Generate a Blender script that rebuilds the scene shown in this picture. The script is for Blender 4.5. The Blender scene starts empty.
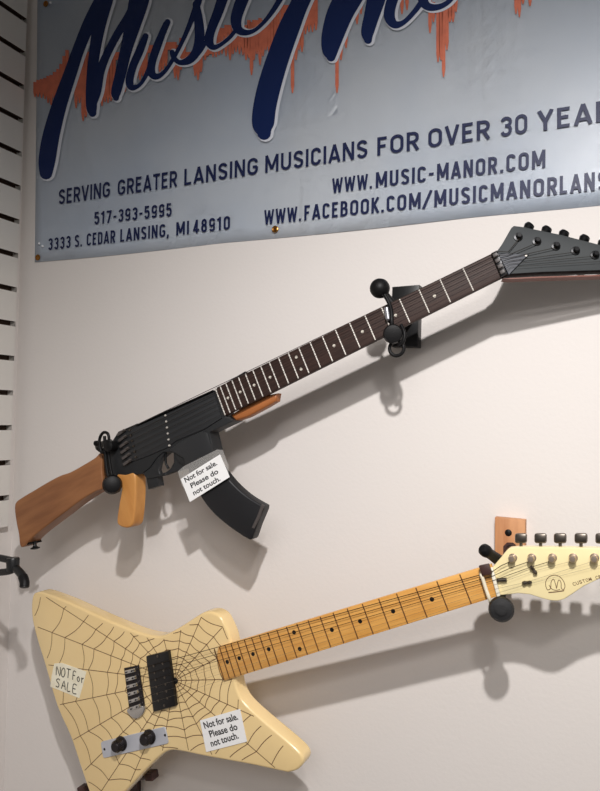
import bpy, bmesh, math, random
from mathutils import Vector, Matrix
random.seed(7)
scn = bpy.context.scene
COL = scn.collection
# ------------------------------------------------------------------ camera
CX, CY, F = 300.0, 395.5, 691.0
PW = 1.10                        # camera to back wall, metres
CAMZ = 1.55
vl = Vector((-1240-CX, -(393.4-CY), -F)); vn = Vector((610-CX, -(423-CY), -F))
AX = (-vl).normalized(); AY = vn - AX*(vn @ AX); AY.normalize(); AZ = AX.cross(AY)
CAM = Vector((0, -PW, CAMZ))
def ray(px, py):
    r = Vector((px-CX, -(py-CY), -F))
    return Vector((r @ AX, r @ AY, r @ AZ))
def W(px, py, d=0.0):
    """world point seen at a pixel, d metres in front of the back wall"""
    r = ray(px, py)
    return CAM + r*((PW-d)/r.y)
cam = bpy.data.cameras.new('camera'); cam_o = bpy.data.objects.new('camera', cam); COL.objects.link(cam_o)
cam_o.matrix_world = Matrix(((AX.x, AX.y, AX.z, CAM.x), (AY.x, AY.y, AY.z, CAM.y), (AZ.x, AZ.y, AZ.z, CAM.z), (0, 0, 0, 1)))
cam.sensor_fit = 'HORIZONTAL'; cam.sensor_width = 36; cam.lens = F/600*36; cam.clip_start = 0.02
scn.camera = cam_o

# ------------------------------------------------------------------ materials
def lin(c):
    return tuple(((x/255)/12.92 if x/255 <= .04045 else ((x/255+.055)/1.055)**2.4) for x in c) + (1,)
def mat(name, c, rough=.5, metal=0., var=None, scale=30., bump=0., bscale=200., grain=None, coat=0., alpha=1., spec=.5, trans=0.):
    m = bpy.data.materials.new(name); m.use_nodes = True
    nt = m.node_tree; b = nt.nodes['Principled BSDF']
    b.inputs['Base Color'].default_value = lin(c)
    b.inputs['Roughness'].default_value = rough; b.inputs['Metallic'].default_value = metal
    b.inputs['Coat Weight'].default_value = coat; b.inputs['Alpha'].default_value = alpha
    b.inputs['Specular IOR Level'].default_value = spec
    b.inputs['Transmission Weight'].default_value = trans
    tc = nt.nodes.new('ShaderNodeTexCoord')
    if var is not None:
        mp = nt.nodes.new('ShaderNodeMapping')
        if grain: mp.inputs['Scale'].default_value = grain
        nt.links.new(tc.outputs['Object'], mp.inputs[0])
        n = nt.nodes.new('ShaderNodeTexNoise'); n.inputs['Scale'].default_value = scale
        n.inputs['Detail'].default_value = 6
        nt.links.new(mp.outputs[0], n.inputs['Vector'])
        r = nt.nodes.new('ShaderNodeValToRGB')
        r.color_ramp.elements[0].position = .35; r.color_ramp.elements[1].position = .65
        r.color_ramp.elements[0].color = lin(var); r.color_ramp.elements[1].color = lin(c)
        nt.links.new(n.outputs['Fac'], r.inputs[0]); nt.links.new(r.outputs[0], b.inputs['Base Color'])
    if bump:
        n2 = nt.nodes.new('ShaderNodeTexNoise'); n2.inputs['Scale'].default_value = bscale
        bp = nt.nodes.new('ShaderNodeBump'); bp.inputs['Strength'].default_value = bump; bp.inputs['Distance'].default_value = .001
        nt.links.new(tc.outputs['Object'], n2.inputs['Vector'])
        nt.links.new(n2.outputs['Fac'], bp.inputs['Height']); nt.links.new(bp.outputs[0], b.inputs['Normal'])
    return m
M = dict(
 wall=mat('wall_paint', (226,220,216), .75, var=(222,216,211), scale=1.2, bump=.25, bscale=160),
 slat=mat('slatwall_laminate', (222,218,212), .45, bump=.05),
 groove=mat('slatwall_groove_core', (70,50,38), .8),
 floor=mat('floor_carpet', (120,112,104), .9, var=(100,94,88), scale=300),
 ceil=mat('ceiling_paint', (200,198,194), .9),
 vinyl=mat('banner_vinyl', (226,231,237), .38, var=(206,216,229), scale=2.4, bump=.3, bscale=7, spec=.9),
 navy=mat('navy_print', (16,36,84), .42, bump=.35, bscale=9, spec=.3),
 ink=mat('text_print', (26,34,72), .45, spec=.3),
 halo=mat('pale_print', (222,226,236), .45),
 orange=mat('orange_print', (222,124,96), .5, var=(204,112,88), scale=60, spec=.3),
 brass=mat('brass', (170,120,60), .3, 1.0),
 bead=mat('glossy_white', (235,238,242), .15),
 gun=mat('black_satin_paint', (31,32,34), .5, bump=.12, bscale=400, var=(26,27,29), scale=20),
 gun2=mat('black_cover_paint', (38,39,41), .42, bump=.1, bscale=300),
 magm=mat('magazine_black', (20,20,23), .45, bump=.1, bscale=300),
 magmark=mat('dull_grey', (74,68,66), .5),
 stock=mat('stock_wood', (150,100,62), .45, var=(126,80,48), scale=9, grain=(1,7,7), bump=.05),
 grip=mat('grip_wood', (204,146,80), .42, var=(186,126,64), scale=9, grain=(5,1,5)),
 guard=mat('guard_wood', (176,108,58), .45, var=(150,88,46), scale=9, grain=(1,6,6)),
 rose=mat('rosewood', (60,41,35), .6, spec=.35, var=(46,31,27), scale=25, grain=(1,9,9)),
 fret=mat('fret_nickel', (196,190,182), .5, .2),
 inlay=mat('pearl_inlay', (205,198,185), .3),
 headgrey=mat('dark_grey_headstock', (58,61,62), .65, spec=.35, var=(53,56,58), scale=12),
 redwood=mat('red_brown_edge', (110,60,45), .5),
 blackm=mat('black_metal', (24,24,26), .35, .5),
 rubber=mat('black_rubber', (17,16,17), .5, bump=.15, bscale=500, spec=.22),
 cover=mat('blue_black_cover', (40,44,54), .45),
 string=mat('wound_string', (60,52,44), .35, .8),
 steel=mat('plain_string', (150,140,125), .3, 1.),
 cream=mat('cream_lacquer', (240,212,156), .22, coat=.5, var=(236,205,147), scale=4),
 headcream=mat('pale_cream_lacquer', (243,228,180), .22, coat=.5, var=(240,222,168), scale=6),
 nickel=mat('aged_nickel', (196,178,160), .3, .85),
 webm=mat('web_line', (104,72,46), .6),
 maple=mat('maple_lacquer', (226,170,92), .3, coat=.3, var=(212,152,76), scale=14, grain=(1,10,10)),
 brownfret=mat('worn_fret', (120,84,52), .4, .6),
 blackdot=mat('black_dot', (16,14,14), .4),
 white=mat('bone_white', (236,230,212), .4),
 chrome=mat('chrome', (205,203,200), .25, .9),
 tarn=mat('tarnished_steel', (120,112,104), .35, 1.),
 plate=mat('brushed_control_plate', (196,198,206), .4, .25),
 pick=mat('black_pickup', (18,17,18), .4),
 knob=mat('knurled_black_knob', (52,48,50), .3, .7),
 paper=mat('white_paper', (242,241,240), .7),
 black=mat('black_ink', (20,20,22), .6),
 tape=mat('clear_tape', (215,212,208), .25, alpha=.2),
 sticker=mat('worn_cream_sticker', (248,242,220), .6, var=(238,230,204), scale=60),
 ply=mat('plywood', (206,150,104), .6, var=(180,122,80), scale=8, grain=(9,9,1)),
 brown=mat('dark_brown_rubber', (62,38,34), .5),
 hook=mat('black_hook_coating', (28,28,29), .35, .2),
 zip=mat('pale_band', (225,215,190), .4),
 silver=mat('silver_sleeve', (170,170,176), .3, .7),
)

# ------------------------------------------------------------------ helpers
def smooth(pts, n=6, closed=True):
    out = []; N = len(pts)
    for i in range(N if closed else N-1):
        if closed: p0, p1, p2, p3 = pts[i-1], pts[i], pts[(i+1) % N], pts[(i+2) % N]
        else: p0, p1, p2, p3 = pts[max(i-1,0)], pts[i], pts[i+1], pts[min(i+2,N-1)]
        p0, p1, p2, p3 = map(Vector, (p0, p1, p2, p3))
        for k in range(n):
            t = k/n
            out.append(.5*((2*p1)+(p2-p0)*t+(2*p0-5*p1+4*p2-p3)*t*t+(3*p1-p0-3*p2+p3)*t**3))
    if not closed: out.append(Vector(pts[-1]))
    return out
def obj(name, bm, m, parent=None, world=True, sm=False):
    """one mesh object; bm holds world coordinates (world=True) or its parent's local ones"""
    me = bpy.data.meshes.new(name)
    if world and parent is not None:
        bm.transform(rootmat(parent).inverted())
    elif world:
        pass
    bmesh.ops.recalc_face_normals(bm, faces=bm.faces)
    bm.to_mesh(me); bm.free()
    for f in me.polygons: f.use_smooth = bool(sm)
    if sm and sm != 'all': me.set_sharp_from_angle(angle=math.radians(38))
    if isinstance(m, (list, tuple)):
        for x in m: me.materials.append(M[x])
    else: me.materials.append(M[m])
    o = bpy.data.objects.new(name, me); COL.objects.link(o)
    if parent is not None: o.parent = parent
    return o
def rootmat(o):
    m = o.matrix_basis.copy()
    while o.parent is not None:
        o = o.parent; m = o.matrix_basis @ m
    return m
def top(o, label, cat, group=None):
    o['label'] = label; o['category'] = cat
    if group: o['group'] = group
    return o
def thing(name, label, cat, loc=(0,0,0), mtx=None, group=None):
    o = bpy.data.objects.new(name, None); COL.objects.link(o)
    o.empty_display_size = .03
    if mtx is not None: o.matrix_basis = mtx
    else: o.location = loc
    return top(o, label, cat, group)
def struct(o): o['kind'] = 'structure'; return o
def prism(poly, back, front, bev=0., seg=3, bm=None, fn=None, back_bev=False):
    """closed outline [(u,v)] extruded along w; front rim rounded"""
    bm2 = bmesh.new()
    vs = [bm2.verts.new((p[0], p[1], front)) for p in poly]
    ff = bm2.faces.new(vs); ff.normal_update()
    if ff.normal.z < 0: ff.normal_flip()
    r = bmesh.ops.extrude_face_region(bm2, geom=[ff])
    nv = [e for e in r['geom'] if isinstance(e, bmesh.types.BMVert)]
    for v in nv: v.co.z = back
    bmesh.ops.recalc_face_normals(bm2, faces=bm2.faces)
    if bev:
        es = [e for e in bm2.edges if all(abs(v.co.z-front) < 1e-7 for v in e.verts)]
        if back_bev: es += [e for e in bm2.edges if all(abs(v.co.z-back) < 1e-7 for v in e.verts)]
        bmesh.ops.bevel(bm2, geom=es, offset=bev, segments=seg, profile=.5, affect='EDGES', clamp_overlap=True)
    bmesh.ops.triangulate(bm2, faces=[f for f in bm2.faces if len(f.verts) > 4], ngon_method='EAR_CLIP')
    if fn:
        for v in bm2.verts: v.co = fn(v.co)
    if bm is None: return bm2
    me = bpy.data.meshes.new('tmp'); bm2.to_mesh(me); bm2.free(); bm.from_mesh(me); bpy.data.meshes.remove(me)
    return bm
def wallfn(v):        # (x, z, w) on the back wall -> world
    return Vector((v[0], -v[2], v[1]))
def tube(pts, r, seg=12, bm=None, closed=False, caps=True):
    bm = bm or bmesh.new()
    pts = [Vector(p) for p in pts]; n = len(pts)
    rs = r if isinstance(r, (list, tuple)) else [r]*n
    t0 = (pts[1]-pts[0]).normalized()
    a = t0.orthogonal().normalized(); rings = []
    for i, p in enumerate(pts):
        if closed: t = (pts[(i+1) % n]-pts[i-1]).normalized()
        else: t = (pts[min(i+1,n-1)]-pts[max(i-1,0)]).normalized()
        a = (a-t*(a @ t)).normalized(); b = t.cross(a)
        rings.append([bm.verts.new(p+(a*math.cos(2*math.pi*k/seg)+b*math.sin(2*math.pi*k/seg))*rs[i]) for k in range(seg)])
    for i in range(n if closed else n-1):
        A, B = rings[i], rings[(i+1) % n]
        for k in range(seg): bm.faces.new((A[k], A[(k+1) % seg], B[(k+1) % seg], B[k]))
    if caps and not closed:
        bm.faces.new(rings[0][::-1]); bm.faces.new(rings[-1])
    return bm
def lathe(c, axis, prof, seg=24, bm=None):
    """profile [(dist along axis, radius)]"""
    bm = bm or bmesh.new(); axis = Vector(axis).normalized(); a = axis.orthogonal().normalized(); b = axis.cross(a); c = Vector(c)
    rings = []
    for z, r in prof:
        if r < 1e-6: rings.append([bm.verts.new(c+axis*z)])
        else: rings.append([bm.verts.new(c+axis*z+(a*math.cos(2*math.pi*k/seg)+b*math.sin(2*math.pi*k/seg))*r) for k in range(seg)])
    for A, B in zip(rings, rings[1:]):
        for k in range(seg):
            k2 = (k+1) % seg
            if len(A) == 1 and len(B) == 1: continue
            if len(A) == 1: bm.faces.new((A[0], B[k2], B[k]))
            elif len(B) == 1: bm.faces.new((A[k], A[k2], B[0]))
            else: bm.faces.new((A[k], A[k2], B[k2], B[k]))
    for R in (rings[0], rings[-1]):
        if len(R) > 2: bm.faces.new(R)
    return bm
def ball(c, r, axis=(0,0,1), squash=1.):
    return lathe(c, axis, [(-r*squash*math.cos(math.pi*k/10), r*math.sin(math.pi*k/10)) for k in range(11)])
def box(bm, c, ex, ey, ez, bev=0.):
    """box from centre and three half-extent vectors"""
    c, ex, ey, ez = map(Vector, (c, ex, ey, ez))
    b2 = bmesh.new()
    vs = [b2.verts.new(c+ex*i+ey*j+ez*k) for i in (-1,1) for j in (-1,1) for k in (-1,1)]
    for q in ((0,1,3,2),(4,6,7,5),(0,4,5,1),(2,3,7,6),(0,2,6,4),(1,5,7,3)): b2.faces.new([vs[i] for i in q])
    bmesh.ops.recalc_face_normals(b2, faces=b2.faces)
    if bev: bmesh.ops.bevel(b2, geom=list(b2.edges), offset=bev, segments=2, profile=.5, affect='EDGES', clamp_overlap=True)
    me = bpy.data.meshes.new('tmp'); b2.to_mesh(me); b2.free(); bm.from_mesh(me); bpy.data.meshes.remove(me)
    return bm
def strip(bm, pts, width, fn, z):
    """flat ribbon along 2D points, width a number or list"""
    n = len(pts); ws = width if isinstance(width, (list, tuple)) else [width]*n
    L, R = [], []
    for i in range(n):
        a = Vector(pts[max(i-1,0)]); b = Vector(pts[min(i+1,n-1)]); t = (b-a)
        if t.length < 1e-9: t = Vector((1,0))
        t.normalize(); nn = Vector((-t.y, t.x))*ws[i]/2; p = Vector(pts[i])
        L.append(bm.verts.new(fn((p.x+nn.x, p.y+nn.y, z)))); R.append(bm.verts.new(fn((p.x-nn.x, p.y-nn.y, z))))
    for i in range(n-1): bm.faces.new((L[i], L[i+1], R[i+1], R[i]))
    return bm
_tc = {}
def glyphs(s, bold=0.):
    cu = bpy.data.curves.new('t', 'FONT'); cu.body = s; cu.offset = bold; cu.resolution_u = 4
    o = bpy.data.objects.new('t', cu); COL.objects.link(o)
    dg = bpy.context.evaluated_depsgraph_get(); dg.update()
    me = bpy.data.meshes.new_from_object(o.evaluated_get(dg))
    bpy.data.objects.remove(o); bpy.data.curves.remove(cu)
    return me
def capheight():
    if 'h' not in _tc:
        me = glyphs('H'); _tc['h'] = max(v.co.y for v in me.vertices); bpy.data.meshes.remove(me)
    return _tc['h']
def text(bm, s, A, B, up, bold=0.):
    """flat lettering: baseline from point A to B, cap height and direction = up vector"""
    me = glyphs(s, bold); H = capheight()
    xs = [v.co.x for v in me.vertices]; x0, x1 = min(xs), max(xs)
    A, B, up = Vector(A), Vector(B), Vector(up)
    n0 = len(bm.verts); bm.from_mesh(me); bpy.data.meshes.remove(me)
    bm.verts.ensure_lookup_table()
    for v in bm.verts[n0:]: v.co = A+(B-A)*((v.co.x-x0)/(x1-x0))+up*(v.co.y/H)
    return bm
def arc(cx, cy, rx, ry, a0, a1, n=8):
    return [(cx+rx*math.cos(math.radians(a0+(a1-a0)*k/n)), cy+ry*math.sin(math.radians(a0+(a1-a0)*k/n))) for k in range(n+1)]
def gl(w):
    """signwriter's capitals as centre lines: unit height, width w; strokes stay inside 0..1 by half a stroke"""
    t = .085; T = 1-t; R = w-t; L = t; m = w/2; r = min((R-L)/2, .26)
    C = lambda a0, a1: None
    bowl = lambda y0, y1, x: [(L, y1)]+arc(x-min(r,(y1-y0)/2), y1-min(r,(y1-y0)/2), min(r,(y1-y0)/2), min(r,(y1-y0)/2), 90, 0, 5)+arc(x-min(r,(y1-y0)/2), y0+min(r,(y1-y0)/2), min(r,(y1-y0)/2), min(r,(y1-y0)/2), 0, -90, 5)+[(L, y0)]
    O = arc(m, T-r, R-m, r, 180, 0, 10)+arc(m, t+r, R-m, r, 0, -180, 10); O.append(O[0])
    d = {
    'A': [[(L-.03,0),(m,1)],[(R+.03,0),(m,1)],[(L+.1*w,.26),(R-.1*w,.26)]], 'B': [bowl(t,.52,R), bowl(.52,T,R-.03), [(L,0),(L,1)]],
    'C': [arc(m, T-r, R-m, r, 0, 180, 10)+arc(m, t+r, R-m, r, 180, 360, 10)], 'D': [bowl(t,T,R), [(L,0),(L,1)]],
    'E': [[(L,0),(L,1)],[(L,T),(R+t*.6,T)],[(L,.52),(R,.52)],[(L,t),(R+t*.6,t)]], 'F': [[(L,0),(L,1)],[(L,T),(R+t*.6,T)],[(L,.5),(R,.5)]],
    'G': [arc(m, T-r, R-m, r, 10, 180, 10)+arc(m, t+r, R-m, r, 180, 360, 10)+[(R,.46)],[(R+.02,.46),(m,.46)]], 'I': [[(m,0),(m,1)]], 'K': [[(L,0),(L,1)],[(L,.35),(R+.02,1)],[(L+.2*w,.52),(R+.04,0)]],
    'L': [[(L,0),(L,1)],[(L,t),(R+t*.6,t)]], 'M': [[(L,0),(L,1)],[(L,1),(m,.18)],[(R,1),(m,.18)],[(R,0),(R,1)]], 'N': [[(L,0),(L,1)],[(L,1),(R,0)],[(R,0),(R,1)]],
    'O': [O], 'R': [bowl(.46,T,R), [(L,0),(L,1)], [(m,.46),(R+.03,0)]],
    'S': [arc(m, T-r, R-m, r, 15, 180, 10)+[(L+.02,.62),(R-.02,.4)]+arc(m, t+r, R-m, r, 0, -165, 10)], 'T': [[(m,0),(m,1)],[(0,T),(w,T)]],
    'U': [[(L,1)]+arc(m, t+r, R-m, r, 180, 360, 10)+[(R,1)]], 'V': [[(L-.03,1),(m,0)],[(R+.03,1),(m,0)]], 'W': [[(L-.02,1),(w*.28,0)],[(m,.95),(w*.28,0)],[(m,.95),(w*.72,0)],[(R+.02,1),(w*.72,0)]],
    'Y': [[(L-.03,1),(m,.42)],[(R+.03,1),(m,.42)],[(m,.45),(m,0)]],
    '0': [O], '1': [[(m+.04,0),(m+.04,1)],[(m+.04,T-.02),(m-.16,.78)]], '3': [arc(m, T-.2, R-m, .2, 160, -60, 10)+[(m-.05,.53)],[(m-.05,.53)]+arc(m, t+.22, R-m, .23, 70, -160, 10)],
    '4': [[(R-.1,0),(R-.1,1)],[(R-.1,1),(L,.26)],[(0,.24),(w,.24)]], '5': [[(R,T),(L+.02,T)],[(L+.02,1),(L,.5)],[(L,.52),(m,.60)]+arc(m, t+.25, R-m, .27, 60, -160, 10)],
    '7': [[(0,T),(R,T)],[(R,1),(m-.08,0)]], '8': [arc(m, T-.19, R-m-.02, .2, 0, 360, 12), arc(m, t+.23, R-m, .235, 0, 360, 12)],
    '9': [arc(m, T-r, R-m, r, 0, 180, 8)+arc(m, .42+r*.8, R-m, r*.8, 180, 360, 8)+[(R,T-r),(R,t+r)]+arc(m, t+r, R-m, r, 0, -165, 8)],
    '.': [[(t,0),(t,.17)]], ',': [[(t,.15),(t*.4,-.14)]], '-': [[(.02,.45),(w-.02,.45)]], '/': [[(0,-.05),(w,1.05)]]}
    return d
_W = {'M':.66,'W':.76,'I':.17,'.':.17,',':.17,'-':.30,'1':.36,'/':.42,'L':.40,'E':.41,'F':.40,'T':.44,'V':.50,'A':.52,'Y':.48,'N':.52,'O':.52,'0':.48,'G':.52,'U':.50}
def lettering(bm, s, A, B, up, wide=1., thick=.155, gap=.13):
    """bold flat capitals between A and B along the baseline"""
    ws = [_W.get(ch,.47)*(wide if ch not in 'I.,' else 1) for ch in s]; tot = sum(ws)+gap*(len(s)-1)
    A, B, up = Vector(A), Vector(B), Vector(up); ex = (B-A)/tot; nrm = Vector((0,-1,0)); x = 0; z = 0
    for ch, w in zip(s, ws):
        for k, st in enumerate(gl(w)[ch]):
            z = .000015*k
            pts = st; n = len(pts); Lr, Rr = [], []
            closed = n > 3 and abs(pts[0][0]-pts[-1][0])+abs(pts[0][1]-pts[-1][1]) < 1e-6
            for i in range(n):
                p = pts[i]; a = pts[i-1] if i else (pts[-2] if closed else p); b = pts[i+1] if i < n-1 else (pts[1] if closed else p)
                d1 = Vector((p[0]-a[0], p[1]-a[1])); d2 = Vector((b[0]-p[0], b[1]-p[1]))
                if d1.length < 1e-7: d1 = d2
                if d2.length < 1e-7: d2 = d1
                d1.normalize(); d2.normalize(); nn = Vector((-(d1+d2).y, (d1+d2).x)).normalized()
                c = max(.5, nn @ Vector((-d1.y, d1.x))); h = thick/2/c
                for S, sg in ((Lr,1),(Rr,-1)):
                    q = (p[0]+nn.x*h*sg, p[1]+nn.y*h*sg)
                    S.append(bm.verts.new(A+ex*(x+q[0])+up*q[1]+nrm*z))
            for i in range(n-1): bm.faces.new((Lr[i], Lr[i+1], Rr[i+1], Rr[i]))
        x += w+gap
    return bm
def quadrect(bm, P4):
    bm.faces.new([bm.verts.new(p) for p in P4]); return bm

# ------------------------------------------------------------------ room
XC = W(13.6, 500).x-.003                     # corner of the two walls
def boxm(x0, x1, y0, y1, z0, z1):
    bm = bmesh.new(); box(bm, ((x0+x1)/2, (y0+y1)/2, (z0+z1)/2), ((x1-x0)/2,0,0), (0,(y1-y0)/2,0), (0,0,(z1-z0)/2)); return bm
struct(obj('wall_back', boxm(XC-.1, 2.6, 0, .1, 0, 2.9), 'wall'))
struct(obj('wall_left', boxm(XC-.1, XC, -3.4, 0, 0, 2.9), 'wall'))
struct(obj('floor', boxm(XC-.1, 2.6, -3.4, .1, -.08, 0), 'floor'))
struct(obj('ceiling', boxm(XC-.1, 2.6, -3.4, .1, 2.9, 2.98), 'ceil'))
# slatwall on the left wall: boards with routed grooves
def WL(px, py, off):                    # point on the plane x = XC+off
    r = ray(px, py); return CAM + r*((XC+off-CAM.x)/r.x)
TH = .019
ys = [-48.4,-14.6,19.2,53.0,87.0,120.6,154.4,187.9,221.7,255.4,289.2,322.6,356.4,390.3,425.0,459.4,494.0]
zs = [WL(26-(y-19)*.0325, y, TH).z-.0065 for y in ys]
zbot = WL(10, 526, TH).z
yR, yL = -.012, -1.9
# even pitch
pitch = (zs[0]-zs[-1])/(len(zs)-1)
ztop = zs[-1]+pitch*22.5
prof = [(XC, zbot), (XC+TH, zbot)]
for k in range(23):
    z = zs[-1]+pitch*k; g = .0053
    if z+g > ztop: break
    prof += [(XC+TH, z-g), (XC+.009, z-g), (XC+.009, z-g-.004), (XC+.004, z-g-.004), (XC+.004, z+g+.004), (XC+.009, z+g+.004), (XC+.009, z+g), (XC+TH, z+g)]
prof += [(XC+TH, ztop), (XC, ztop)]
bm = bmesh.new()
A = [bm.verts.new((x, yR-.016*max(0, min(1, (ztop-z)/(ztop-zbot))), z)) for x, z in prof]; B = [bm.verts.new((x, yL, z)) for x, z in prof]
N = len(prof)
for i in range(N):
    f = bm.faces.new((A[i], A[(i+1) % N], B[(i+1) % N], B[i]))
    if all(x < XC+TH-.001 for x in (prof[i][0], prof[(i+1) % N][0])) and i not in (N-1,): f.material_index = 1
    elif prof[i][0] != prof[(i+1) % N][0] and 1 < i < N-3: f.material_index = 1
bmesh.ops.triangulate(bm, faces=[bm.faces.new(A), bm.faces.new(B[::-1])], ngon_method='EAR_CLIP')
top(obj('slatwall_panel', bm, ['slat', 'groove']), 'white slatwall panel with dark horizontal grooves on the left wall', 'wall panel')

# ------------------------------------------------------------------ banner
BD = .004
def bw(px, py, d=BD): return W(px, py, d)
c0 = bw(34, 262); c1 = bw(600, 203.5)
bdir = (c1-c0).normalized()
bup = (bw(36.5, 0)-c0).normalized()
banner = thing('shop_banner', 'large blue-grey vinyl banner with navy script and orange drips above the guitars', 'banner', loc=c0)
def bl(s, t, d=BD): v = c0+bdir*s+bup*t; return Vector((v.x, -d, v.z))
BWID, BHT = 2.45, 1.02
bm = bmesh.new()                        # softly wavy vinyl sheet with thickness
nx, nz = 110, 40
def wav(s, t): return BD-.0026+.0010*math.sin(s*9+1)*math.exp(-t*6)*0.6
grid = []
for i in range(nx+1):
    colv = []
    for j in range(nz+1):
        s = BWID*i/nx; t = BHT*j/nz
        sag = -.0022*abs(math.sin(math.pi*s/.46))*(1-j/nz)**8
        colv.append(bm.verts.new(bl(s, t+sag, wav(s, t))))
    grid.append(colv)
for i in range(nx):
    for j in range(nz): bm.faces.new((grid[i][j], grid[i+1][j], grid[i+1][j+1], grid[i][j+1]))
r = bmesh.ops.solidify(bm, geom=bm.faces[:], thickness=.0006)
obj('vinyl_sheet', bm, 'vinyl', banner, sm='all')
# text
TD = BD+.0002
def line(parts, p0, p1, capL, capR, parent, name='printed_lettering', m='ink', bold=1.):
    """parts = [(word, x0, x1)], baseline through p0,p1 (pixels); cap height in pixels at the ends"""
    bm = bmesh.new()
    for s, x0, x1 in parts:
        def by(x): return p0[1]+(p1[1]-p0[1])*(x-p0[0])/(p1[0]-p0[0])
        A = W(x0, by(x0), TD); B = W(x1, by(x1), TD)
        xm = (x0+x1)/2; cap = capL+(capR-capL)*(xm-p0[0])/(p1[0]-p0[0])
        h = (W(xm, by(xm)-cap, TD)-W(xm, by(xm), TD)).z
        d = (B-A).normalized(); up = Vector((-d.z, 0, d.x))*h
        lettering(bm, s, A, B, up, bold)
    return obj(name, bm, m, parent)
line([('SERVING',58.5,110),('GREATER',117.5,177),('LANSING',184,258),('MUSICIANS',265,367.5),('FOR',377,419),('OVER',428,490),('30',500,527.5),('YEARS',537.5,633)], (58,204.7), (590,123.3), 15, 20.6, banner, bold=1.25)
line([('517-393-5995',94,171.7)], (94,224.6), (171.3,216), 12.6, 13, banner)
line([('3333',48,70.5),('S.',74.5,82),('CEDAR',86.5,115),('LANSING,',120,169),('MI',176,189),('48910',193,230)], (48,250.4), (230,229.2), 12, 13.6, banner)
line([('WWW.',332,372),('MUSIC-',375.5,434),('MANOR',436.7,497),('.COM',500,545.5)], (333.8,193), (545,167.3), 14.6, 18, banner)
line([('WWW.',264,301),('FACEBOOK',304,379),('.COM/',381,431),('MUSICMANOR',434,557),('LANSING',559.5,643)], (265,224.6), (594,190.3), 14.5, 18.2, banner)
# orange sound-wave bars with dripping tips
bars = [(35,82,97),(38,80,97),(41.5,79,98),(45,78,99),(48,76,103),(51,75,105),(54.5,72,101),(58,69,101),(61,64,98),(64,56,95),(67,50,92),(70,58,92),
 (76,60,108),(79.5,58,103),(83,58,121),(86,50,117),(88.5,52,108),(99,66,104),(102,64,106),(105,62,102),(108,58,103),(111,52,101),(114,50,92),(125,52,92),
 (137,50,78),(140,50,80),(143,48,76),(146,45,80),(157,45,72),(160,43,74),(163,42,70),(166,42,66),(175,42,78),(178,45,80),(181,38,70),(184,38,62),(187,52,66),(195,48,76),(198,50,80),(201,48,72),
 (205,44,60),(208,46,56),(213,30,57),(216,28,57),(219,28,55),(222,28,54),(226,25,56),(230,25,60),(233,22,54),(236,24,52),(239.5,22,54),(243,25,55),(246,25,60),(248.8,20,58),(251.5,22,75),(254,20,60),(257,20,54),(260,18,65),(263,20,56),(266,18,50),(269,14,52),(272,12,50),(275,5,48),(278,0,44),(282,0,40),
 (292.5,5,93),(296,25,60),(299,15,50),(302,0,52),(305.5,0,34),(309,-10,32),(312.5,-12,32),(316,-10,30),
 (337,-10,93),(341,-10,60),(346,22,48),(350,5,30),(357,0,24),(361,-10,14),(391,-10,12),(397,-15,16),(402,-15,14),(407,-15,10),
 (430,-15,33),(433.5,2,22),(438,5,62),(441,5,60),(443.6,5,77),(447,5,50),(450,5,22),(453,2,22),(456,-14,12),(460,-16,-4),(516,-12,14),(519.4,-12,17),(523,-12,4),(530,-12,6),(540,-16,-4)]
bm = bmesh.new()
for x, a, b in bars:
    w = 1.75; tip = min(8, (b-a)*.3)
    sl = -.13
    P4 = [(x-w, a-sl*-w), (x+w, a-sl*w), (x+w, b-tip), (x+w*.35, b), (x-w*.35, b), (x-w, b-tip)]
    bm.faces.new([bm.verts.new(W(px, py, TD)) for px, py in P4])
for (x, a, b), (x2, a2, b2) in zip(bars, bars[1:]):
    ya = max(a, a2); xs = [x, x2]
    bm.faces.new([bm.verts.new(W(px, py, TD-.00004)) for px, py in ((x, ya), (x2, ya), (x2, ya+8), (x, ya+8))])
bmesh.ops.remove_doubles(bm, verts=bm.verts[:], dist=1e-7)
obj('sound_wave_print', bm, 'orange', banner)
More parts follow.
